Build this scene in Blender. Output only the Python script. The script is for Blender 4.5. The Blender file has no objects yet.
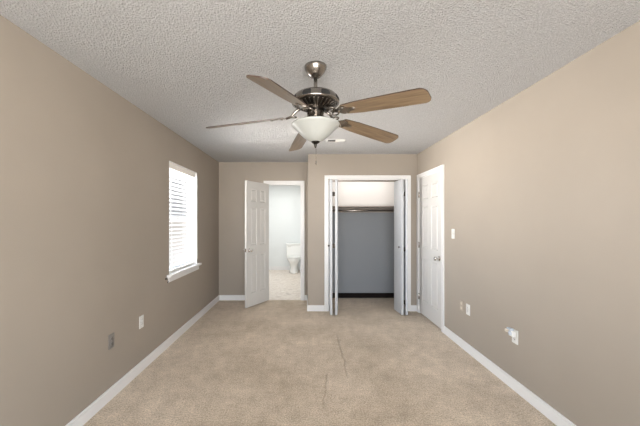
import bpy, bmesh, math, random
from math import pi, sin, cos, radians as R
from mathutils import Vector, Matrix
random.seed(3)
SC = bpy.context.scene
COL = SC.collection

# ------------------------------------------------------------ camera, light, exposure
H = 2.44
XL, XR = -1.54, 1.73          # left / right walls
YB, YC = 5.39, 4.74           # back wall, closet wall
YF = -1.3                     # wall behind the camera
cd = bpy.data.cameras.new('camera'); cam = bpy.data.objects.new('camera', cd); COL.objects.link(cam)
cam.location = (0, 0, 1.40); cam.rotation_euler = (R(90), 0, 0)
cd.sensor_width = 36; cd.lens = 305 / 640 * 36; cd.shift_x = 14 / 640; cd.shift_y = 8 / 640
cd.clip_start = 0.02
SC.camera = cam

world = bpy.data.worlds.new('world'); SC.world = world; world.use_nodes = True
wn, wl = world.node_tree.nodes, world.node_tree.links
bg = wn['Background']; bg.inputs['Strength'].default_value = 9.0
tc = wn.new('ShaderNodeTexCoord'); sp = wn.new('ShaderNodeSeparateXYZ'); rp = wn.new('ShaderNodeValToRGB')
wl.new(tc.outputs['Generated'], sp.inputs[0]); wl.new(sp.outputs['Z'], rp.inputs[0]); wl.new(rp.outputs[0], bg.inputs[0])
e = rp.color_ramp.elements
e[0].position = 0.0; e[0].color = (1.35, 1.29, 1.22, 1)
e[1].position = 0.02; e[1].color = (0.95, 0.97, 1.0, 1)
x = e.new(0.6); x.color = (0.62, 0.72, 0.84, 1)
# hazy sun side of the sky (towards -X) is brighter
mr = wn.new('ShaderNodeMapRange'); mr.inputs['From Min'].default_value = -.55; mr.inputs['From Max'].default_value = -.92
mr.inputs['To Min'].default_value = 7.2; mr.inputs['To Max'].default_value = 26.0
wl.new(sp.outputs['X'], mr.inputs[0]); mr2 = wn.new('ShaderNodeMapRange'); mr2.inputs['From Min'].default_value = .55; mr2.inputs['From Max'].default_value = .85
mr2.inputs['To Min'].default_value = 1.0; mr2.inputs['To Max'].default_value = .032       # dim shaded side of the sky, away from the sun
mu = wn.new('ShaderNodeMath'); mu.operation = 'MULTIPLY'
wl.new(sp.outputs['Y'], mr2.inputs[0]); mr3 = wn.new('ShaderNodeMapRange'); mr3.inputs['From Min'].default_value = -.30; mr3.inputs['From Max'].default_value = .05
mr3.inputs['To Min'].default_value = 0.22; mr3.inputs['To Max'].default_value = 1.0
ym = wn.new('ShaderNodeMapRange'); ym.inputs['From Min'].default_value = -.35; ym.inputs['From Max'].default_value = -.75
wl.new(sp.outputs['Y'], mr3.inputs[0]); wl.new(sp.outputs['X'], ym.inputs[0])
mxf = wn.new('ShaderNodeMix'); wl.new(ym.outputs[0], mxf.inputs[0]); mxf.inputs[2].default_value = 1.0; wl.new(mr3.outputs[0], mxf.inputs[3])
mu3 = wn.new('ShaderNodeMath'); mu3.operation = 'MULTIPLY'; wl.new(mr.outputs[0], mu3.inputs[0]); wl.new(mxf.outputs[0], mu3.inputs[1])
wl.new(mu3.outputs[0], mu.inputs[0]); wl.new(mr2.outputs[0], mu.inputs[1]); wl.new(mu.outputs[0], bg.inputs['Strength'])

def area(name, loc, rot, sx, sy, power, col=(1, 1, 1), portal=False):
    l = bpy.data.lights.new(name, 'AREA'); l.shape = 'RECTANGLE'; l.size = sx; l.size_y = sy
    l.energy = power; l.color = col
    if portal: l.cycles.is_portal = True
    o = bpy.data.objects.new(name, l); COL.objects.link(o); o.location = loc; o.rotation_euler = rot
    return o
WY0, WY1, WZ0, WZ1 = 3.43, 4.31, 0.80, 2.08        # left window opening
BX0, BX1, BZ0, BZ1 = -1.15, 1.35, 0.45, 2.15       # unseen window added behind the camera for ambient light
area('window_portal', (XL - .20, (WY0 + WY1) / 2, (WZ0 + WZ1) / 2), (0, R(-90), 0), WZ1 - WZ0, WY1 - WY0, 1, portal=True)
area('window_portal', ((BX0 + BX1) / 2, YF - .20, (BZ0 + BZ1) / 2), (R(90), 0, 0), BX1 - BX0, BZ1 - BZ0, 1, portal=True)
area('closet_ceiling_light', (0.97, 5.30, 2.40), (0, 0, 0), 1.2, .25, 2.3, (1, .97, .94))
area('bathroom_fill_light', (-0.7, 7.2, 2.41), (0, 0, 0), 1.2, 1.6, 12, (1, .98, .95))  # unseen area light added to brighten the bathroom
vs = SC.view_settings
vs.view_transform = 'Standard'; vs.look = 'None'; vs.gamma = 1; vs.use_curve_mapping = False; vs.exposure = 1.3
SC.cycles.use_denoising = True
SC.cycles.max_bounces = 12; SC.cycles.diffuse_bounces = 8

# ------------------------------------------------------------ materials
def mat(name, col, rough=.5, metal=0, spec=.5, **kw):
    m = bpy.data.materials.new(name); m.use_nodes = True
    b = m.node_tree.nodes['Principled BSDF']
    b.inputs['Base Color'].default_value = (*col, 1); b.inputs['Roughness'].default_value = rough
    b.inputs['Metallic'].default_value = metal; b.inputs['Specular IOR Level'].default_value = spec
    for k, v in kw.items(): b.inputs[k.replace('_', ' ')].default_value = v
    return m
def N(m, t, **kw):
    n = m.node_tree.nodes.new(t)
    for k, v in kw.items(): setattr(n, k, v)
    return n
def L(m, a, b): m.node_tree.links.new(a, b)
def coords(m, scale=(1, 1, 1)):
    t = N(m, 'ShaderNodeTexCoord'); mp = N(m, 'ShaderNodeMapping'); mp.inputs['Scale'].default_value = scale
    L(m, t.outputs['Object'], mp.inputs[0]); return mp.outputs[0]
def noise(m, vec, scale, detail=4, rough=.5):
    n = N(m, 'ShaderNodeTexNoise'); n.inputs['Scale'].default_value = scale; n.inputs['Detail'].default_value = detail
    n.inputs['Roughness'].default_value = rough; L(m, vec, n.inputs['Vector']); return n.outputs['Fac']
def ramp(m, fac, stops):
    r = N(m, 'ShaderNodeValToRGB'); el = r.color_ramp.elements
    el[0].position, el[0].color = stops[0][0], (*stops[0][1], 1); el[1].position, el[1].color = stops[-1][0], (*stops[-1][1], 1)
    for p, c in stops[1:-1]: q = el.new(p); q.color = (*c, 1)
    L(m, fac, r.inputs[0]); return r.outputs[0]
def bump(m, h, strength, dist, prev=None):
    b = N(m, 'ShaderNodeBump'); b.inputs['Strength'].default_value = strength; b.inputs['Distance'].default_value = dist
    L(m, h, b.inputs['Height'])
    if prev: L(m, prev, b.inputs['Normal'])
    L(m, b.outputs[0], m.node_tree.nodes['Principled BSDF'].inputs['Normal']); return b.outputs[0]
def base(m, c): L(m, c, m.node_tree.nodes['Principled BSDF'].inputs['Base Color'])

WALL = mat('taupe_wall_paint', (.40, .335, .272), .55, spec=.35)
v = coords(WALL); n1 = noise(WALL, v, 1.3, 3)
base(WALL, ramp(WALL, n1, [(.3, (.328, .288, .243)), (.7, (.356, .313, .265))]))
bump(WALL, noise(WALL, v, 130, 2), .12, .003)
CEIL = mat('popcorn_ceiling', (.86, .86, .86), .95, spec=.1)
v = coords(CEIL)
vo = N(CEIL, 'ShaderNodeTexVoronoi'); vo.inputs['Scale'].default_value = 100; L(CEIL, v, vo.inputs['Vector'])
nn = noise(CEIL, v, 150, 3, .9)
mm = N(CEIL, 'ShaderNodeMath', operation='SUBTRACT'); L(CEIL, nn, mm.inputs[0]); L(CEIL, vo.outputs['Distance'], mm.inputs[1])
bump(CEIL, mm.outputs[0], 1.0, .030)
base(CEIL, ramp(CEIL, mm.outputs[0], [(.0, (.76, .76, .76)), (.35, (.92, .92, .925))]))  # darker between the lumps: crevice shade put into the colour
CARPET = mat('beige_carpet', (.5, .4, .3), 1.0, spec=.05, Sheen_Weight=.25)
v = coords(CARPET)
big = noise(CARPET, v, 1.1, 5, .6); fine = noise(CARPET, v, 95, 4, .8); mid = noise(CARPET, v, 9, 6, .75)
c1 = ramp(CARPET, big, [(.35, (.47, .385, .285)), (.65, (.68, .575, .455))])
c2 = ramp(CARPET, mid, [(.3, (.76, .74, .71)), (.7, (1.12, 1.12, 1.12))])
c3 = ramp(CARPET, fine, [(.36, (.55, .53, .50)), (.64, (1.35, 1.35, 1.35))])
def mul(m, a, b):
    x = N(m, 'ShaderNodeMix', data_type='RGBA', blend_type='MULTIPLY'); x.inputs[0].default_value = 1
    L(m, a, x.inputs[6]); L(m, b, x.inputs[7]); return x.outputs[2]
base(CARPET, mul(CARPET, mul(CARPET, c1, c2), c3))
# two creases in the carpet, darker and raised along wavering lines
sx = N(CARPET, 'ShaderNodeSeparateXYZ'); L(CARPET, v, sx.inputs[0])
wob = noise(CARPET, v, 7, 2)
def M(op, a, b=None, c=None):
    n = N(CARPET, 'ShaderNodeMath', operation=op)
    for i, q in enumerate((a, b, c)):
        if q is None: continue
        if isinstance(q, (int, float)): n.inputs[i].default_value = q
        else: L(CARPET, q, n.inputs[i])
    return n.outputs[0]
def crease(x0, slope, y0, y1, w):
    d = M('SUBTRACT', M('SUBTRACT', sx.outputs['X'], x0), M('MULTIPLY', M('SUBTRACT', sx.outputs['Y'], y0), slope))
    d = M('ABSOLUTE', M('ADD', d, M('MULTIPLY', M('SUBTRACT', wob, .5), .05)))
    g = M('MAXIMUM', M('SUBTRACT', 1, M('DIVIDE', d, w)), 0)
    yy = M('ABSOLUTE', M('DIVIDE', M('SUBTRACT', sx.outputs['Y'], (y0 + y1) / 2), (y1 - y0) / 2))
    return M('MULTIPLY', g, M('MINIMUM', M('MAXIMUM', M('MULTIPLY', M('SUBTRACT', 1, yy), 5), 0), 1))
cr = M('MAXIMUM', crease(.374, 0, 2.69, 3.80, .014), crease(.12, .137, 2.28, 2.82, .014))
crease_col = ramp(CARPET, cr, [(0, (1, 1, 1)), (1, (.80, .78, .75))])
base(CARPET, mul(CARPET, mul(CARPET, mul(CARPET, c1, c2), c3), crease_col))
bp = bump(CARPET, cr, .6, .01); bp = bump(CARPET, fine, .6, .006, bp); bump(CARPET, mid, .7, .012, bp)
TRIM = mat('white_trim_paint', (.76, .76, .76), .35)
DOORW = mat('white_door_paint', (.64, .635, .62), .38)
BIFOLD = mat('bifold_door_paint', (.52, .545, .575), .40)
CLOSETW = mat('white_closet_paint', (.80, .78, .76), .7)
CLOSETG = mat('shaded_closet_wall', (.27, .29, .315), .7, spec=.2)  # same closet wall below the shelf, with the shelf's shade in its colour
DARKBASE = mat('dark_vinyl_base', (.010, .007, .006), .6, spec=.1)
BATHW = mat('pale_blue_bath_paint', (.72, .745, .75), .6)
SHELFM = mat('grey_brown_shelf', (.33, .29, .26), .5)
NICKEL = mat('brushed_nickel', (.30, .275, .25), .24, 1)
DARKN = mat('dark_bronze_metal', (.05, .045, .04), .35, 1)
CHROME = mat('satin_chrome', (.62, .60, .57), .22, 1)
BLACK = mat('black_cavity', (.01, .01, .01), .6)
PORC = mat('white_porcelain', (.86, .86, .84), .12)
PLASTIC = mat('white_plastic', (.70, .70, .68), .35)
CREAM = mat('cream_plastic', (.60, .53, .44), .4)
TAUPEP = mat('painted_over_plate', (.42, .36, .30), .5)
GREYP = mat('grey_metal_plate', (.27, .26, .25), .35, .5)
SLAT = mat('white_blind_slat', (.46, .46, .46), .45)
bs = SLAT.node_tree.nodes['Principled BSDF']
trl = N(SLAT, 'ShaderNodeBsdfTranslucent'); trl.inputs[0].default_value = (.6, .6, .6, 1)
mx = N(SLAT, 'ShaderNodeMixShader'); mx.inputs[0].default_value = .05
L(SLAT, bs.outputs[0], mx.inputs[1]); L(SLAT, trl.outputs[0], mx.inputs[2])
L(SLAT, mx.outputs[0], SLAT.node_tree.nodes['Material Output'].inputs[0])
VALM = mat('cream_valance', (.88, .86, .82), .5)
VINYL = mat('window_vinyl', (.80, .83, .86), .4)
GLASSB = mat('frosted_glass', (.37, .385, .37), .32, spec=.5)
CLEAR = mat('clear_blue_plastic', (.50, .55, .62), .15)
GLASS = bpy.data.materials.new('window_glass'); GLASS.use_nodes = True
gt = GLASS.node_tree; gt.nodes.remove(gt.nodes['Principled BSDF'])
tr = gt.nodes.new('ShaderNodeBsdfTransparent'); gl = gt.nodes.new('ShaderNodeBsdfGlossy'); gl.inputs['Roughness'].default_value = .02
fr = gt.nodes.new('ShaderNodeFresnel'); mxg = gt.nodes.new('ShaderNodeMixShader')
geo = gt.nodes.new('ShaderNodeNewGeometry'); sb_ = gt.nodes.new('ShaderNodeMath'); sb_.operation = 'SUBTRACT'; sb_.inputs[0].default_value = 1
ml = gt.nodes.new('ShaderNodeMath'); ml.operation = 'MULTIPLY'
gt.links.new(geo.outputs['Backfacing'], sb_.inputs[1]); gt.links.new(fr.outputs[0], ml.inputs[0]); gt.links.new(sb_.outputs[0], ml.inputs[1])
gt.links.new(ml.outputs[0], mxg.inputs[0]); gt.links.new(tr.outputs[0], mxg.inputs[1]); gt.links.new(gl.outputs[0], mxg.inputs[2])
gt.links.new(mxg.outputs[0], gt.nodes['Material Output'].inputs[0])
WOOD = mat('oak_blade_face', (.36, .24, .13), .33, spec=.5, Coat_Weight=.35, Coat_Roughness=.2)
v = coords(WOOD, (1.5, 22, 22)); g = noise(WOOD, v, 3.2, 6, .6)
base(WOOD, ramp(WOOD, g, [(.3, (.115, .072, .040)), (.5, (.195, .135, .080)), (.7, (.26, .19, .12))]))
WOODE = mat('dark_walnut_blade_edge', (.05, .03, .022), .4)
TILE = mat('marbled_vinyl_floor', (.6, .55, .5), .3)
v = coords(TILE, (1, 1.0, 1)); a1 = noise(TILE, v, 5, 8, .65)
base(TILE, ramp(TILE, a1, [(.35, (.50, .43, .37)), (.48, (.74, .67, .60)), (.55, (.58, .50, .43)), (.68, (.80, .74, .68))]))

# ------------------------------------------------------------ mesh helpers
def nb(): return bmesh.new()
def box(bm, x0, x1, y0, y1, z0, z1, bev=0, mi=0):
    r = bmesh.ops.create_cube(bm, size=1)
    for w in r['verts']:
        w.co = Vector(((x0 + x1) / 2 + w.co.x * (x1 - x0), (y0 + y1) / 2 + w.co.y * (y1 - y0), (z0 + z1) / 2 + w.co.z * (z1 - z0)))
    fs = list({f for w in r['verts'] for f in w.link_faces})
    for f in fs: f.material_index = mi
    if bev:
        es = list({e for f in fs for e in f.edges})
        bmesh.ops.bevel(bm, geom=es, offset=bev, segments=2, affect='EDGES', profile=.6)
def lathe(bm, prof, seg=48, c=(0, 0, 0), axis='z', mi=0):
    rings = []
    for r, z in prof:
        ring = []
        for k in range(seg if r > 1e-6 else 1):
            a = 2 * pi * k / seg; p = (r * cos(a), r * sin(a), z)
            if axis == 'y': p = (p[0], p[2], p[1])
            if axis == 'x': p = (p[2], p[0], p[1])
            ring.append(bm.verts.new(Vector(p) + Vector(c)))
        rings.append(ring)
    for a, b in zip(rings, rings[1:]):
        for k in range(seg):
            q = [a[k % len(a)], a[(k + 1) % len(a)], b[(k + 1) % len(b)], b[k % len(b)]]
            u = []
            for w in q:
                if w not in u: u.append(w)
            if len(u) > 2:
                f = bm.faces.new(u); f.material_index = mi; f.smooth = True
def tube(bm, pts, r, seg=12, mi=0):
    pts = [Vector(p) for p in pts]; rings = []
    rr = r if isinstance(r, (list, tuple)) else [r] * len(pts)
    for i, p in enumerate(pts):
        d = (pts[min(i + 1, len(pts) - 1)] - pts[max(i - 1, 0)]).normalized()
        q = d.to_track_quat('Z', 'Y')
        rings.append([bm.verts.new(p + q @ Vector((rr[i] * cos(2 * pi * k / seg), rr[i] * sin(2 * pi * k / seg), 0))) for k in range(seg)])
    for a, b in zip(rings, rings[1:]):
        for k in range(seg):
            f = bm.faces.new((a[k], a[(k + 1) % seg], b[(k + 1) % seg], b[k])); f.smooth = True; f.material_index = mi
    bm.faces.new(rings[0][::-1]).material_index = mi; bm.faces.new(rings[-1]).material_index = mi
def prism(bm, pts, z0, z1, mi=0, mi_side=None, bev=0):
    a = [bm.verts.new((p[0], p[1], z0)) for p in pts]; b = [bm.verts.new((p[0], p[1], z1)) for p in pts]
    f1 = bm.faces.new(a[::-1]); f2 = bm.faces.new(b); f1.material_index = f2.material_index = mi
    for i in range(len(pts)):
        j = (i + 1) % len(pts); f = bm.faces.new((a[i], a[j], b[j], b[i])); f.material_index = mi if mi_side is None else mi_side
def obj(name, bm, m, parent=None, loc=None, rot=None):
    bmesh.ops.recalc_face_normals(bm, faces=bm.faces)
    me = bpy.data.meshes.new(name); bm.to_mesh(me); bm.free()
    for k in (m if isinstance(m, (list, tuple)) else [m]): me.materials.append(k)
    o = bpy.data.objects.new(name, me); COL.objects.link(o)
    if parent: o.parent = parent
    if loc: o.location = loc
    if rot: o.rotation_euler = rot
    return o
def struct(name, bm, m, loc=None, rot=None):
    o = obj(name, bm, m, None, loc, rot); o['kind'] = 'structure'; return o
def sempty(name, loc, rz=0):
    o = bpy.data.objects.new(name, None); COL.objects.link(o); o.location = loc; o.rotation_euler = (0, 0, rz); o['kind'] = 'structure'; return o
def thing(name, label, cat, loc=(0, 0, 0), rot=(0, 0, 0), group=None):
    o = bpy.data.objects.new(name, None); COL.objects.link(o); o.location = loc; o.rotation_euler = rot
    o.empty_display_size = .05
    tag(o, label, cat, group); return o
def tag(o, label, cat, group=None):
    o['label'] = label; o['category'] = cat
    if group: o['group'] = group
    return o

# ------------------------------------------------------------ room shell
T = .11
YE = 8.75                    # bathroom far wall
b = nb(); box(b, XL - .2, XR + .2, YF - .2, YB + .02, -.10, 0); box(b, .14, XR + .2, YB + .02, 5.72, -.10, 0); struct('floor', b, CARPET)
b = nb(); box(b, XL - .2, .14, YB + .02, YE + .1, -.10, -.004); struct('floor_bathroom', b, TILE)
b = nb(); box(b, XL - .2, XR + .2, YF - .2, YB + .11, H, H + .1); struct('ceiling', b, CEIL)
b = nb(); box(b, XL - .2, XR + .2, YB + .11, YE + .1, H, H + .1); struct('ceiling_bathroom', b, CLOSETW)
WT = .125
b = nb()                      # left wall with the window opening
box(b, XL - WT, XL, YF - .18, WY0, 0, H); box(b, XL - WT, XL, WY1, YE, 0, H)
box(b, XL - WT, XL, WY0, WY1, 0, WZ0 - .024); box(b, XL - WT, XL, WY0, WY1, WZ1, H); struct('wall_left', b, WALL)
DY0, DY1, DH = 3.87, 4.655, 2.05
b = nb()
box(b, XR, XR + T, YF - .18, DY0, 0, H); box(b, XR, XR + T, DY1, 5.72, 0, H); box(b, XR, XR + T, DY0, DY1, DH, H)
box(b, XR + T, XR + T + .02, DY0 - .1, DY1 + .1, 0, DH + .1); struct('wall_right', b, WALL)
BDX0, BDX1 = -.69, -.085
b = nb(); box(b, XL, BDX0, YB, YB + T, 0, H); box(b, BDX1, .03, YB, YB + T, 0, H); box(b, BDX0, BDX1, YB, YB + T, DH, H)
struct('wall_back', b, WALL)
CX0, CX1, CH = .345, 1.565, 2.05
b = nb(); box(b, .03, CX0, YC, YC + T, 0, H); box(b, CX1, XR, YC, YC + T, 0, H); box(b, CX0, CX1, YC, YC + T, CH, H)
box(b, .03, .03 + T, YC + T, YB + T, 0, H); struct('wall_closet', b, WALL)
b = nb(); box(b, XL, BX0, YF - T, YF, 0, H); box(b, BX1, XR, YF - T, YF, 0, H); box(b, BX0, BX1, YF - T, YF, 0, BZ0); box(b, BX0, BX1, YF - T, YF, BZ1, H)
struct('wall_front', b, WALL)
# bathroom shell
b = nb(); box(b, XL - .1, .2, YE, YE + .1, 0, H); struct('wall_bathroom_back', b, BATHW)
b = nb(); box(b, XL, XL + .012, YB + T, YE, 0, H); struct('wall_bathroom_left', b, BATHW)
b = nb(); box(b, .08, .14, YB + T, YE, 0, H); struct('wall_bathroom_right', b, BATHW)
b = nb(); box(b, XL, BDX0, YB + T, YB + T + .01, 0, H); box(b, BDX1, .08, YB + T, YB + T + .01, 0, H); struct('wall_bathroom_front', b, BATHW)
b = nb(); box(b, XL + .012, .08, YE - .013, YE, -.004, .10, .003); struct('baseboard_bathroom', b, TRIM)
# closet interior
YK = 5.56
SZ = 1.655
b = nb(); box(b, .14, XR, YK, YK + .1, SZ, H); struct('wall_closet_back_upper', b, CLOSETW)
b = nb(); box(b, .14, XR, YK, YK + .1, 0, SZ); struct('wall_closet_back_lower', b, CLOSETG)
b = nb(); box(b, .14, .152, YC + T, YK, 0, H); struct('wall_closet_left', b, CLOSETW)
b = nb(); box(b, XR - .012, XR, YC + T, YK, 0, H); struct('wall_closet_right', b, CLOSETW)
b = nb(); box(b, .152, XR - .012, YK - .014, YK, 0, .09, .003); struct('baseboard_closet', b, DARKBASE)

def bboard(name, x0, x1, y0, y1, m=TRIM, side=None):
    b = nb(); box(b, x0, x1, y0, y1, 0, .078); 
    # stepped, rounded top
    ix = .004 if x1 - x0 < .02 else 0; iy = .004 if y1 - y0 < .02 else 0
    sx0, sx1 = (x0, x1 - ix) if side == 'L' else (x0 + ix, x1) if side == 'R' else (x0, x1)
    sy0, sy1 = (y0 + iy, y1) if side == 'B' else (y0, y1)
    box(b, sx0, sx1, sy0, sy1, .078, .092, .002); return struct(name, b, m)
bt = .014
bboard('baseboard_left', XL, XL + bt, YF, YB, side='L')
bboard('baseboard_right', XR - bt, XR, YF, DY0 - .06, side='R')
bboard('baseboard_back', XL + bt, BDX0 - .06, YB - bt, YB, side='B')
bboard('baseboard_back.001', BDX1 + .06, .03, YB - bt, YB, side='B')
bboard('baseboard_closet_front', .016, CX0 - .06, YC - bt, YC, side='B')
bboard('baseboard_closet_front.001', CX1 + .06, XR, YC - bt, YC, side='B')
bboard('baseboard_closet_side', .016, .03, YC, YB - bt, side='R')

def casing(name, a0, a1, h, w=.058, t=.017, jd=.11):
    """door casing + jamb in local space: opening a0..a1 along x, wall face at y=0, room on -y"""
    b = nb()
    for s, e0 in ((-1, a0), (1, a1)):
        x0, x1 = (e0 - w, e0) if s < 0 else (e0, e0 + w)
        box(b, x0, x1, -t, 0, 0, h + w, .003)
        xo = x0 if s < 0 else x1 - .014
        box(b, xo, xo + .014, -t - .004, -t, 0, h + w, .002)
        x0, x1 = (e0, e0 + .012) if s < 0 else (e0 - .012, e0)
        box(b, x0, x1, 0, jd, 0, h)
    box(b, a0, a1, -t, 0, h, h + w, .003)
    box(b, a0 - w, a1 + w, -t - .004, -t, h + w - .014, h + w, .002)
    box(b, a0, a1, 0, jd, h - .012, h)
    return b
struct('trim_1', casing('c', BDX0, BDX1, DH), TRIM, (0, YB, 0))
struct('trim_2', casing('c', CX0, CX1, CH), TRIM, (0, YC, 0))
# right-wall: local x -> world -y ; room side (-y local) -> world -x
struct('trim_3', casing('c', -DY1, -DY0, DH, jd=.10), TRIM, (XR, 0, 0), (0, 0, R(-90)))

# ------------------------------------------------------------ panelled doors
def panel_door(W, Hd, th, rects):
    bm = nb()
    xs = sorted({0, W, *[r[0] for r in rects], *[r[1] for r in rects]}); zs = sorted({0, Hd, *[r[2] for r in rects], *[r[3] for r in rects]})
    def quad(p): bm.faces.new([bm.verts.new(q) for q in p])
    for side in (0, 1):
        s = -1 if side == 0 else 1
        Y = 0 if side == 0 else th
        for i in range(len(xs) - 1):
            for j in range(len(zs) - 1):
                x0, x1, z0, z1 = xs[i], xs[i + 1], zs[j], zs[j + 1]
                isp = any(abs(r[0] - x0) < 1e-6 and abs(r[1] - x1) < 1e-6 and r[2] - 1e-6 <= z0 and z1 <= r[3] + 1e-6 for r in rects)
                if not isp: quad([(x0, Y, z0), (x1, Y, z0), (x1, Y, z1), (x0, Y, z1)]); continue
                loops = []
                for ins, dp in ((0, 0), (.010, .009), (.020, .009), (.036, .002)):
                    y = Y - s * dp
                    loops.append([(x0 + ins, y, z0 + ins), (x1 - ins, y, z0 + ins), (x1 - ins, y, z1 - ins), (x0 + ins, y, z1 - ins)])
                for a, c in zip(loops, loops[1:]):
                    for k in range(4): quad([a[k], a[(k + 1) % 4], c[(k + 1) % 4], c[k]])
                quad(loops[-1])
    for i in range(len(xs) - 1):
        for z in (0, Hd): quad([(xs[i], 0, z), (xs[i + 1], 0, z), (xs[i + 1], th, z), (xs[i], th, z)])
    for j in range(len(zs) - 1):
        for x in (0, W): quad([(x, 0, zs[j]), (x, 0, zs[j + 1]), (x, th, zs[j + 1]), (x, th, zs[j])])
    bmesh.ops.remove_doubles(bm, verts=bm.verts, dist=1e-5)
    return bm
def six(W, Hd, st=.105, mu=.09):
    pw = (W - 2 * st - mu) / 2; out = []
    for x0 in (st, st + pw + mu):
        for z0, z1 in ((.21, .84), (.99, 1.60), (1.70, 1.91)): out.append((x0, x0 + pw, z0, z1))
    return out
def knob(parent, x, y, z, s):
    """door knob pointing along local s*y"""
    b = nb()
    lathe(b, [(0, 0), (.032, 0), (.032, s * .006), (.026, s * .010), (.012, s * .012), (.011, s * .035), (.020, s * .040), (.027, s * .050), (.027, s * .060), (.020, s * .067), (0, s * .069)], 24, axis='y')
    return obj('door_knob', b, CHROME, parent, (x, y, z))
def hinge(parent, x, y, z, m=CHROME):
    b = nb(); tube(b, [(0, 0, -.045), (0, 0, .045)], .007, 10); box(b, -.03, .03, .002, .005, -.043, .043)
    return obj('hinge', b, m, parent, (x, y, z))

# bathroom door (door_1), hinged on the left jamb, swung into the bedroom
W1 = .575
d1 = sempty('door_1', (BDX0 + .012, YB - .027, .015), R(-121.3))
obj('door_panel', panel_door(W1, 2.03, .035, six(W1, 2.03, .10, .08)), DOORW, d1)
knob(d1, W1 - .06, 0, .915, -1); knob(d1, W1 - .06, .035, .915, 1)
b = nb(); box(b, W1 - .001, W1 + .0015, .006, .029, .885, .945); obj('latch_plate', b, CHROME, d1)
for z in (.2, 1.0, 1.8): hinge(d1, -.004, -.006, z)
# bedroom door on the right wall (door_2): local x from the hinge towards the camera
W2 = DY1 - DY0 - .03
d2 = sempty('door_2', (XR - .002, DY1 - .014, .018), R(-90))
obj('door_panel', panel_door(W2, 2.02, .035, six(W2, 2.02, .115, .10)), DOORW, d2)
knob(d2, W2 - .062, 0, .895, -1)
for z in (.24, 1.02, 1.78):
    hinge(d2, -.006, -.010, z)
# bifold closet doors (door_3 left pair, door_4 right pair)
def leaf(parent, p, q, name='door_leaf'):
    """slab from p (fold end) to q (track end)"""
    p, q = Vector((*p, 0)), Vector((*q, 0)); d = q - p; Lh = d.length
    b = nb(); box(b, 0, Lh, -.0165, .0165, 0, 2.0, .003)
    # shallow moulded recess lines on both faces
    for s in (-1, 1):
        for z0, z1 in ((.18, .92), (1.06, 1.86)):
            y0, y1 = sorted((s * .0165, s * .0185))
            for a in ((.05, .062, z0, z1), (Lh - .062, Lh - .05, z0, z1), (.062, Lh - .062, z0, z0 + .012), (.062, Lh - .062, z1 - .012, z1)):
                box(b, a[0], a[1], y0, y1, a[2], a[3])
    return obj(name, b, BIFOLD, parent, (p.x, p.y, .015), (0, 0, math.atan2(d.y, d.x)))
def pull(parent, x, y, z, s):
    b = nb(); lathe(b, [(0, 0), (.009, 0), (.007, s * .010), (.014, s * .018), (.014, s * .024), (0, s * .028)], 16, axis='x')
    return obj('pull_knob', b, DARKN, parent, (x, y, z))
def fold_hinge(parent, x0, x1, y, z):
    b = nb(); box(b, x0, x1, y, y + .003, -.03, .03); tube(b, [((x0 + x1) / 2, y - .003, -.034), ((x0 + x1) / 2, y - .003, .034)], .006, 8)
    return obj('hinge', b, DARKN, parent, (0, 0, z))
YT = YC + .055
d3 = sempty('door_3', (CX0, YT, 0))
def rel(d, p): return (p[0] - d.location.x, p[1] - d.location.y)
leaf(d3, rel(d3, (.372, 4.495)), rel(d3, (.378, YT))); leaf(d3, rel(d3, (.445, 4.495)), rel(d3, (.487, YT)))
pull(d3, .354 - CX0, 4.56 - YT, 1.03, -1)
for z in (.30, 1.03, 1.80): fold_hinge(d3, .385 - CX0, .432 - CX0, 4.512 - YT, z)
d4 = sempty('door_4', (CX1, YT, 0))
leaf(d4, rel(d4, (1.485, 4.495)), rel(d4, (1.532, YT))); leaf(d4, rel(d4, (1.424, 4.495)), rel(d4, (1.400, YT)))
pull(d4, 1.405 - CX1, 4.56 - YT, 1.01, -1)
for z in (.20, .98, 1.80): fold_hinge(d4, 1.437 - CX1, 1.472 - CX1, 4.512 - YT, z)
b = nb(); box(b, CX0 + .012, CX1 - .012, YT - .014, YT + .014, CH - .034, CH - .012); struct('trim_4', b, NICKEL)

# ------------------------------------------------------------ windows
w1 = sempty('window_1', (XL, (WY0 + WY1) / 2, WZ0))
hw, hh = (WY1 - WY0) / 2, WZ1 - WZ0
b = nb()                                                       # white reveal lining
box(b, -.09, .001, -hw, -hw + .006, 0, hh); box(b, -.09, .001, hw - .006, hw, 0, hh); box(b, -WT, .001, -hw, hw, hh - .006, hh)
obj('reveal', b, TRIM, w1)
b = nb()
xo, xi = -.122, -.088
for (y0, y1, z0, z1) in ((-hw + .006, -hw + .03, 0, hh), (hw - .03, hw - .006, 0, hh), (-hw + .03, hw - .03, 0, .045), (-hw + .03, hw - .03, hh - .04, hh), (-hw + .03, hw - .03, hh / 2 - .025, hh / 2 + .025)):
    box(b, xo, xi, y0, y1, z0, z1, .003)
obj('window_frame', b, VINYL, w1)
b = nb(); box(b, -.107, -.103, -hw + .03, hw - .03, .045, hh - .04); obj('pane', b, GLASS, w1)
b = nb(); box(b, -.088, -.085, -.03, .03, hh / 2 - .01, hh / 2 + .02, .003); obj('sash_lock', b, PLASTIC, w1)
b = nb()
prism(b, [(-.122, -hw), (0, -hw), (.001, -hw - .0), (.001, -hw - .06), (.042, -hw - .06), (.048, -hw - .054), (.048, hw + .054), (.042, hw + .06), (.001, hw + .06), (.001, hw), (-.122, hw)], -.024, 0)
bmesh.ops.bevel(b, geom=[e for e in b.edges if e.calc_face_angle(0) > .5 and min(v.co.x for v in e.verts) > .04], offset=.004, segments=2, affect='EDGES')
obj('window_sill', b, TRIM, w1)
b = nb(); box(b, .0005, .017, -hw - .035, hw + .035, -.085, -.024, .004); obj('apron', b, TRIM, w1)

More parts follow.
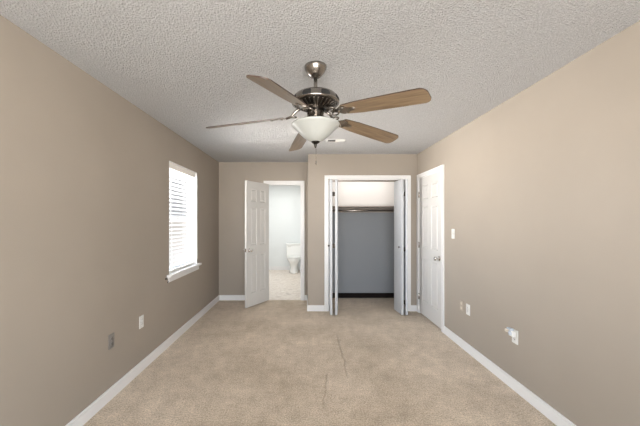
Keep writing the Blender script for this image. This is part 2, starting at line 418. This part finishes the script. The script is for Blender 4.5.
w2 = sempty('fill_window', ((BX0 + BX1) / 2, YF, BZ0))  # unseen window, put in to bring ambient light from behind
hx, hz = (BX1 - BX0) / 2, BZ1 - BZ0
b = nb()
for (x0, x1, z0, z1) in ((-hx, -hx + .05, 0, hz), (hx - .05, hx, 0, hz), (-hx + .05, hx - .05, 0, .05), (-hx + .05, hx - .05, hz - .05, hz), (-.025, .025, .05, hz - .05)):
    box(b, x0, x1, -.09, -.04, z0, z1, .003)
obj('window_frame', b, VINYL, w2)
b = nb(); box(b, -hx + .05, hx - .05, -.067, -.063, .05, hz - .05); obj('pane', b, GLASS, w2)

# blinds hanging inside window_1
bl = thing('window_blinds', 'white horizontal slat blinds hanging in the window on the left wall', 'blinds', (XL - .058, (WY0 + WY1) / 2, WZ1 - .006))
bw = hw - .014
b = nb(); box(b, -.022, .028, -bw, bw, -.05, -.001, .003); hr = obj('head_rail', b, VALM, bl)
b = nb(); box(b, .030, .036, -bw, bw, -.068, -.001, .002); obj('valance', b, VALM, bl)
pitch = .0490; ns = 24
sb = nb(); sw = .025
pr = [(-sw, 0), (-sw * .5, .0022), (0, .003), (sw * .5, .0022), (sw, 0), (sw, -.0028), (0, .0002), (-sw, -.0028)]
a = [sb.verts.new((p[0], -bw + .003, p[1])) for p in pr]; c = [sb.verts.new((p[0], bw - .003, p[1])) for p in pr]
sb.faces.new(a[::-1]); sb.faces.new(c)
for i in range(8): sb.faces.new((a[i], a[(i + 1) % 8], c[(i + 1) % 8], c[i]))
TILT = R(-12)
s0 = obj('slat', sb, SLAT, bl, (0, 0, -.085), (0, TILT, 0))
for k in range(1, ns):
    s = s0.copy(); COL.objects.link(s); s.parent = bl; s.location = (0, 0, -.085 - k * pitch)
zb = -.085 - ns * pitch
b = nb(); box(b, -.025, .025, -bw, bw, zb - .008, zb + .008, .003); obj('bottom_rail', b, VALM, bl, None)
for yy in (-bw * .7, bw * .7):
    b = nb()
    tube(b, [(.027, yy, -.05), (.027, yy, zb)], .0012, 6); tube(b, [(-.027, yy, -.05), (-.027, yy, zb)], .0012, 6)
    obj('ladder_cord', b, PLASTIC, bl)
b = nb(); tube(b, [(.042, -bw + .06, -.06), (.044, -bw + .06, -.62)], .004, 8); obj('tilt_wand', b, PLASTIC, bl)
b = nb(); box(b, 0, .012, -.010, .010, -.010, .010, .003); tube(b, [(.010, 0, 0), (.026, 0, -.004), (.030, 0, -.030), (.022, 0, -.045)], .0045, 8)
tag(obj('wall_mark', b, DARKN, None, (XL, WY0 - .085, WZ0 - .035)), 'small dark hook on the wall at the near end of the window sill', 'mark')  # small dark shape standing for a dark mark by the sill end

# ------------------------------------------------------------ closet shelf and rod
sh = thing('closet_shelf', 'grey brown wooden shelf spanning the closet above the hanging rod', 'shelf', (.152, YK, SZ))
b = nb(); box(b, 0, XR - .012 - .152, -.40, 0, -.02, 0, .002); obj('shelf_board', b, SHELFM, sh)
b = nb(); box(b, 0, XR - .012 - .152, -.018, 0, -.10, -.02, .002); obj('cleat', b, SHELFM, sh)
rd = thing('closet_rod', 'metal hanging rod running below the closet shelf', 'rod', (.152, YK - .30, SZ - .075))
b = nb(); tube(b, [(0.006, 0, 0), (XR - .012 - .152 - .006, 0, 0)], .016, 16); obj('rod', b, NICKEL, rd)
for x in (0.003, XR - .012 - .152 - .003):
    b = nb(); tube(b, [(x - .003, 0, 0), (x + .003, 0, 0)], .028, 20); obj('end_socket', b, NICKEL, rd)

# ------------------------------------------------------------ ceiling fan
FX, FY = .064, 2.05
fan = thing('ceiling_fan', 'brushed nickel ceiling fan with five oak blades and frosted bowl light', 'ceiling fan', (FX, FY, H))
b = nb(); lathe(b, [(0, -.001), (.074, -.001), (.075, -.008), (.072, -.020), (.060, -.042), (.044, -.062), (.034, -.072), (.022, -.078), (0, -.078)]); obj('canopy', b, NICKEL, fan)
b = nb(); tube(b, [(0, 0, -.072), (0, 0, -.190)], .0125, 20); obj('downrod', b, NICKEL, fan)
b = nb(); lathe(b, [(.013, -.135), (.022, -.138), (.026, -.150), (.030, -.158), (.060, -.160), (.100, -.166), (.130, -.182), (.147, -.205), (.152, -.228), (.150, -.236), (.138, -.238)], 64)
mh = obj('motor_housing', b, NICKEL, fan, (0, 0, -.018)); mh.scale = (1.05, 1.05, 1)
for k in range(8):                                             # wide arc slots
    b = nb(); a0 = 2 * pi * (k + .5) / 8
    rows = []
    for z, rr, hwid in ((-.192, .1385, .13), (-.197, .1425, .17), (-.212, .1503, .19), (-.222, .1520, .19), (-.229, .1527, .15)):
        rows.append([b.verts.new(((rr + .0006) * cos(a0 + hwid * t / 4), (rr + .0006) * sin(a0 + hwid * t / 4), z)) for t in range(-4, 5)])
    for p, q in zip(rows, rows[1:]):
        for t in range(8): b.faces.new((p[t], p[t + 1], q[t + 1], q[t]))
    obj('vent_slot', b, BLACK, mh)
b = nb(); lathe(b, [(.138, -.238), (.136, -.240), (.075, -.268), (.060, -.272), (.0, -.272)], 64); up = obj('motor_base', b, DARKN, fan, (0, 0, -.018))
b = nb()                                                       # radial fins on the underside
for k in range(30):
    a0 = 2 * pi * k / 30; d = Vector((cos(a0), sin(a0), 0)); n = Vector((-sin(a0), cos(a0), 0)) * .0045
    p, q = d * .137 + Vector((0, 0, -.240)), d * .072 + Vector((0, 0, -.271))
    dz = Vector((0, 0, -.007))
    vv = [b.verts.new(t) for t in (p - n, p + n, q + n, q - n, p - n + dz, p + n + dz, q + n + dz, q - n + dz)]
    for f in ((0, 1, 2, 3), (4, 7, 6, 5), (0, 4, 5, 1), (1, 5, 6, 2), (2, 6, 7, 3), (3, 7, 4, 0)): b.faces.new([vv[i] for i in f])
obj('fin', b, NICKEL, up)
b = nb(); lathe(b, [(0, -.262), (.058, -.262), (.060, -.275), (.056, -.355), (.066, -.364), (.125, -.375), (.127, -.384), (0, -.384)], 48); obj('light_fitter', b, NICKEL, fan)
b = nb(); lathe(b, [(0.1512, -0.3880), (0.1597, -0.3900), (0.1625, -0.3950), (0.1588, -0.4020), (0.1436, -0.4160), (0.1247, -0.4340), (0.1049, -0.4540), (0.0813, -0.4760), (0.0567, -0.4940), (0.0321, -0.5060), (0.0142, -0.5120), (0.0000, -0.5140)], 64)
lathe(b, [(0.1512, -0.3880), (0.1512, -0.3980), (0.1172, -0.4340), (0.0756, -0.4720), (0.0302, -0.5020), (0.0000, -0.5080)], 64)
obj('glass_bowl', b, GLASSB, fan)
b = nb(); lathe(b, [(0.0000, -0.5040), (0.0300, -0.5040), (0.0280, -0.5120), (0.0160, -0.5200), (0.0090, -0.5260), (0.0100, -0.5340), (0.0060, -0.5460), (0.0000, -0.5520)], 24); obj('finial', b, DARKN, fan)
b = nb()
tube(b, [(.004, .012, -.52), (.004, .012, -.64)], .0011, 6)
lathe(b, [(0, -.632), (.004, -.636), (.005, -.650), (.003, -.660), (0, -.662)], 12, (.004, .012, 0)); obj('pull_chain', b, NICKEL, fan)
PH = -41.0; RT = .755
def blade_outline():
    r0, r1 = .215, RT; pts = []
    w0, w1 = .046, .064
    def rc(cx, cy, rad, a0, a1, n=7): return [(cx + rad * cos(R(a0 + (a1 - a0) * i / n)), cy + rad * sin(R(a0 + (a1 - a0) * i / n))) for i in range(n + 1)]
    pts += rc(r1 - .042, -w1 + .042, .042, -90, 0); pts += rc(r1 - .042, w1 - .042, .042, 0, 90)
    pts += [(r1 - .20, w1 - .001), (r0 + .12, w0 + .012), (r0 + .012, w0), (r0, w0 - .012), (r0, -w0 + .012), (r0 + .012, -w0), (r0 + .12, -w0 - .012), (r1 - .20, -w1 + .001)]
    return pts
DROOP = R(5.5); PITCH = R(-15.5)
bb = nb(); prism(bb, blade_outline(), -.003, .003, 0, 1)
blade0 = obj('blade', bb, [WOOD, WOODE], fan)
ib = nb()                                                      # blade iron: arm + scrolled plate under the blade
tube(ib, [(.085, .0, .050), (.125, .0, .036), (.165, .010, .002), (.20, .004, -.006)], [.011, .010, .009, .008], 10)
prism(ib, [(.175, -.012), (.215, -.040), (.250, -.036), (.262, -.018), (.300, -.012), (.312, 0), (.300, .012), (.262, .018), (.250, .036), (.215, .040), (.175, .012)], -.0075, -.0035)
for (x, y) in ((.232, -.024), (.232, .024), (.298, 0)): lathe(ib, [(0, -.011), (.005, -.010), (.006, -.0075)], 10, (x, y, 0))
for s in (-1, 1):
    tube(ib, [(.150 + .022 * cos(t), s * (.024 + .018 * sin(t)), -.002 + .004 * cos(t)) for t in [i * pi / 8 for i in range(-6, 9)]], .0055, 8)
iron0 = obj('blade_iron', ib, NICKEL, fan)
for k in range(5):
    rot = Matrix.Rotation(R(PH + 72 * k), 4, 'Z') @ Matrix.Translation((0, 0, -.322)) @ Matrix.Rotation(DROOP, 4, 'Y')
    for src, extra in ((blade0, Matrix.Rotation(PITCH, 4, 'X')), (iron0, Matrix.Rotation(PITCH, 4, 'X'))):
        o = src if k == 0 else src.copy()
        if k: COL.objects.link(o); o.parent = fan
        o.matrix_local = rot @ extra

# ------------------------------------------------------------ ceiling vent
vt = thing('ceiling_vent', 'small white metal air vent in the textured ceiling behind the fan light', 'vent', (.385, 3.93, H))
b = nb(); box(b, -.12, .12, -.06, -.045, -.008, 0, .002); box(b, -.12, .12, .045, .06, -.008, 0, .002); box(b, -.12, -.105, -.045, .045, -.008, 0, .002); box(b, .105, .12, -.045, .045, -.008, 0, .002)
obj('frame', b, PLASTIC, vt)
b = nb(); box(b, -.105, .105, -.045, .045, -.002, 0); obj('backing', b, BLACK, vt)
b = nb(); box(b, -.006, .006, -.045, .045, -.008, -.002); obj('divider', b, PLASTIC, vt)
for x0, x1, ang, hw_ in ((-.105, -.006, 12, .0045), (.006, .105, -28, .008)):
    for k in range(5):
        b = nb(); box(b, x0, x1, -hw_, hw_, -.001, .001)
        obj('louvre', b, DARKN if x0 < -.05 else PLASTIC, vt, (0, -.034 + k * .017, -.006), (R(ang), 0, 0))  # left louvres coloured dark to stand in for shade inside the vent

# ------------------------------------------------------------ electrical plates
def plate_bm(th=.006):
    b = nb(); box(b, -.035, .035, -th, 0, -.057, .057, .0025); return b
def outlet(label, loc, rz, pm=PLASTIC, rm=PLASTIC, group=None):
    t = thing('wall_outlet', label, 'outlet', loc, (0, 0, rz), group)
    obj('cover_plate', plate_bm(), pm, t)
    for z in (-.02, .02):
        b = nb(); lathe(b, [(0, -.0085), (.0145, -.0085), (.016, -.006), (.016, -.004)], 20, axis='y'); s = obj('socket', b, rm, t, (0, 0, z))
        b = nb(); box(b, -.0075, -.0050, -.0092, -.0084, -.004, .006); box(b, .0050, .0075, -.0092, -.0084, -.004, .006); box(b, -.002, .002, -.0092, -.0084, -.010, -.006); obj('slot', b, BLACK, s)
    b = nb(); lathe(b, [(0, -.0075), (.003, -.007), (.0035, -.006)], 10, axis='y'); obj('screw', b, CHROME, t)
    return t
LW, RW = R(90), R(-90)      # plate -y faces the room: left wall faces +x, right wall faces -x
outlet('white duplex outlet low on the left wall, nearer the window', (XL, 2.85, .458), LW)
outlet('grey duplex outlet low on the left wall, nearer the camera', (XL, 2.41, .452), LW, GREYP, GREYP)
outlet('white duplex outlet low on the right wall beside the beige plate', (XR, 3.25, .456), RW)
outlet('white outlet near the camera on the right wall holding a plug-in', (XR, 2.52, .445), RW)
t = thing('light_switch', 'white toggle light switch on the right wall beside the door', 'switch', (XR, 3.58, 1.25), (0, 0, RW))
obj('cover_plate', plate_bm(), PLASTIC, t)
b = nb(); box(b, -.005, .005, -.018, -.005, -.004, .012, .001); obj('toggle', b, PLASTIC, t)
for z in (-.03, .03):
    b = nb(); lathe(b, [(0, -.0075), (.003, -.007), (.0035, -.006)], 10, axis='y'); obj('screw', b, CHROME, t, (0, 0, z))
t = thing('cable_plate', 'beige wall plate with two cream ports low on the right wall nearest the door', 'wall plate', (XR, 3.385, .462), (0, 0, RW))
obj('cover_plate', plate_bm(), TAUPEP, t)
for z in (-.026, .026):
    b = nb(); lathe(b, [(0, -.010), (.010, -.010), (.017, -.007), (.018, -.005)], 20, axis='y'); obj('port', b, CREAM, t, (0, 0, z))
t = thing('plug_in_night_light', 'small white plug-in with a clear bluish lens in the right wall outlet', 'night light', (XR - .0095, 2.52, .470), (0, 0, RW))
b = nb(); box(b, -.024, .024, -.032, 0, -.022, .026, .006); obj('body', b, PLASTIC, t)
b = nb(); lathe(b, [(0, -.046), (.012, -.044), (.018, -.036), (.018, -.030)], 24, (.0, 0, .004), axis='y'); obj('lens', b, CLEAR, t)
b = nb(); box(b, -.048, -.018, -.05, -.012, .004, .028, .005); obj('side_cap', b, CREAM, t)
b = nb(); box(b, -.040, .012, -.040, -.010, .024, .042, .006); obj('shade', b, CLEAR, t)

# ------------------------------------------------------------ toilet
tl = thing('toilet', 'white porcelain toilet against the far bathroom wall', 'toilet', (-.33, YE - .02, -.004))
b = nb(); box(b, -.22, .22, -.19, -.01, .40, .74, .02); obj('tank', b, PORC, tl)
b = nb(); box(b, -.235, .235, -.205, 0, .74, .775, .01); obj('tank_lid', b, PORC, tl)
def loft(bm, secs, seg=32):
    rings = []
    for (cy, rx, ry, z) in secs: rings.append([bm.verts.new((rx * cos(2 * pi * k / seg), cy + ry * sin(2 * pi * k / seg), z)) for k in range(seg)])
    for a, c in zip(rings, rings[1:]):
        for k in range(seg): f = bm.faces.new((a[k], a[(k + 1) % seg], c[(k + 1) % seg], c[k])); f.smooth = True
    bm.faces.new(rings[0][::-1]); bm.faces.new(rings[-1])
b = nb(); loft(b, [(-.36, .125, .25, 0), (-.36, .12, .245, .05), (-.35, .10, .20, .14), (-.37, .115, .22, .24), (-.42, .165, .26, .33), (-.43, .185, .27, .39), (-.43, .18, .265, .40)])
box(b, -.12, .12, -.22, -.03, .22, .40, .02); obj('bowl', b, PORC, tl)
b = nb(); loft(b, [(-.43, .185, .275, .401), (-.43, .19, .28, .41), (-.43, .188, .277, .42)]); obj('seat', b, PLASTIC, tl)
b = nb(); loft(b, [(-.43, .185, .275, .421), (-.43, .188, .278, .432), (-.43, .16, .24, .445), (-.43, .08, .12, .450)]); obj('seat_lid', b, PLASTIC, tl)
b = nb(); tube(b, [(-.16, -.19, .69), (-.16, -.21, .69)], .010, 12); tube(b, [(-.165, -.207, .69), (-.10, -.212, .682)], .006, 8); obj('flush_lever', b, CHROME, tl)
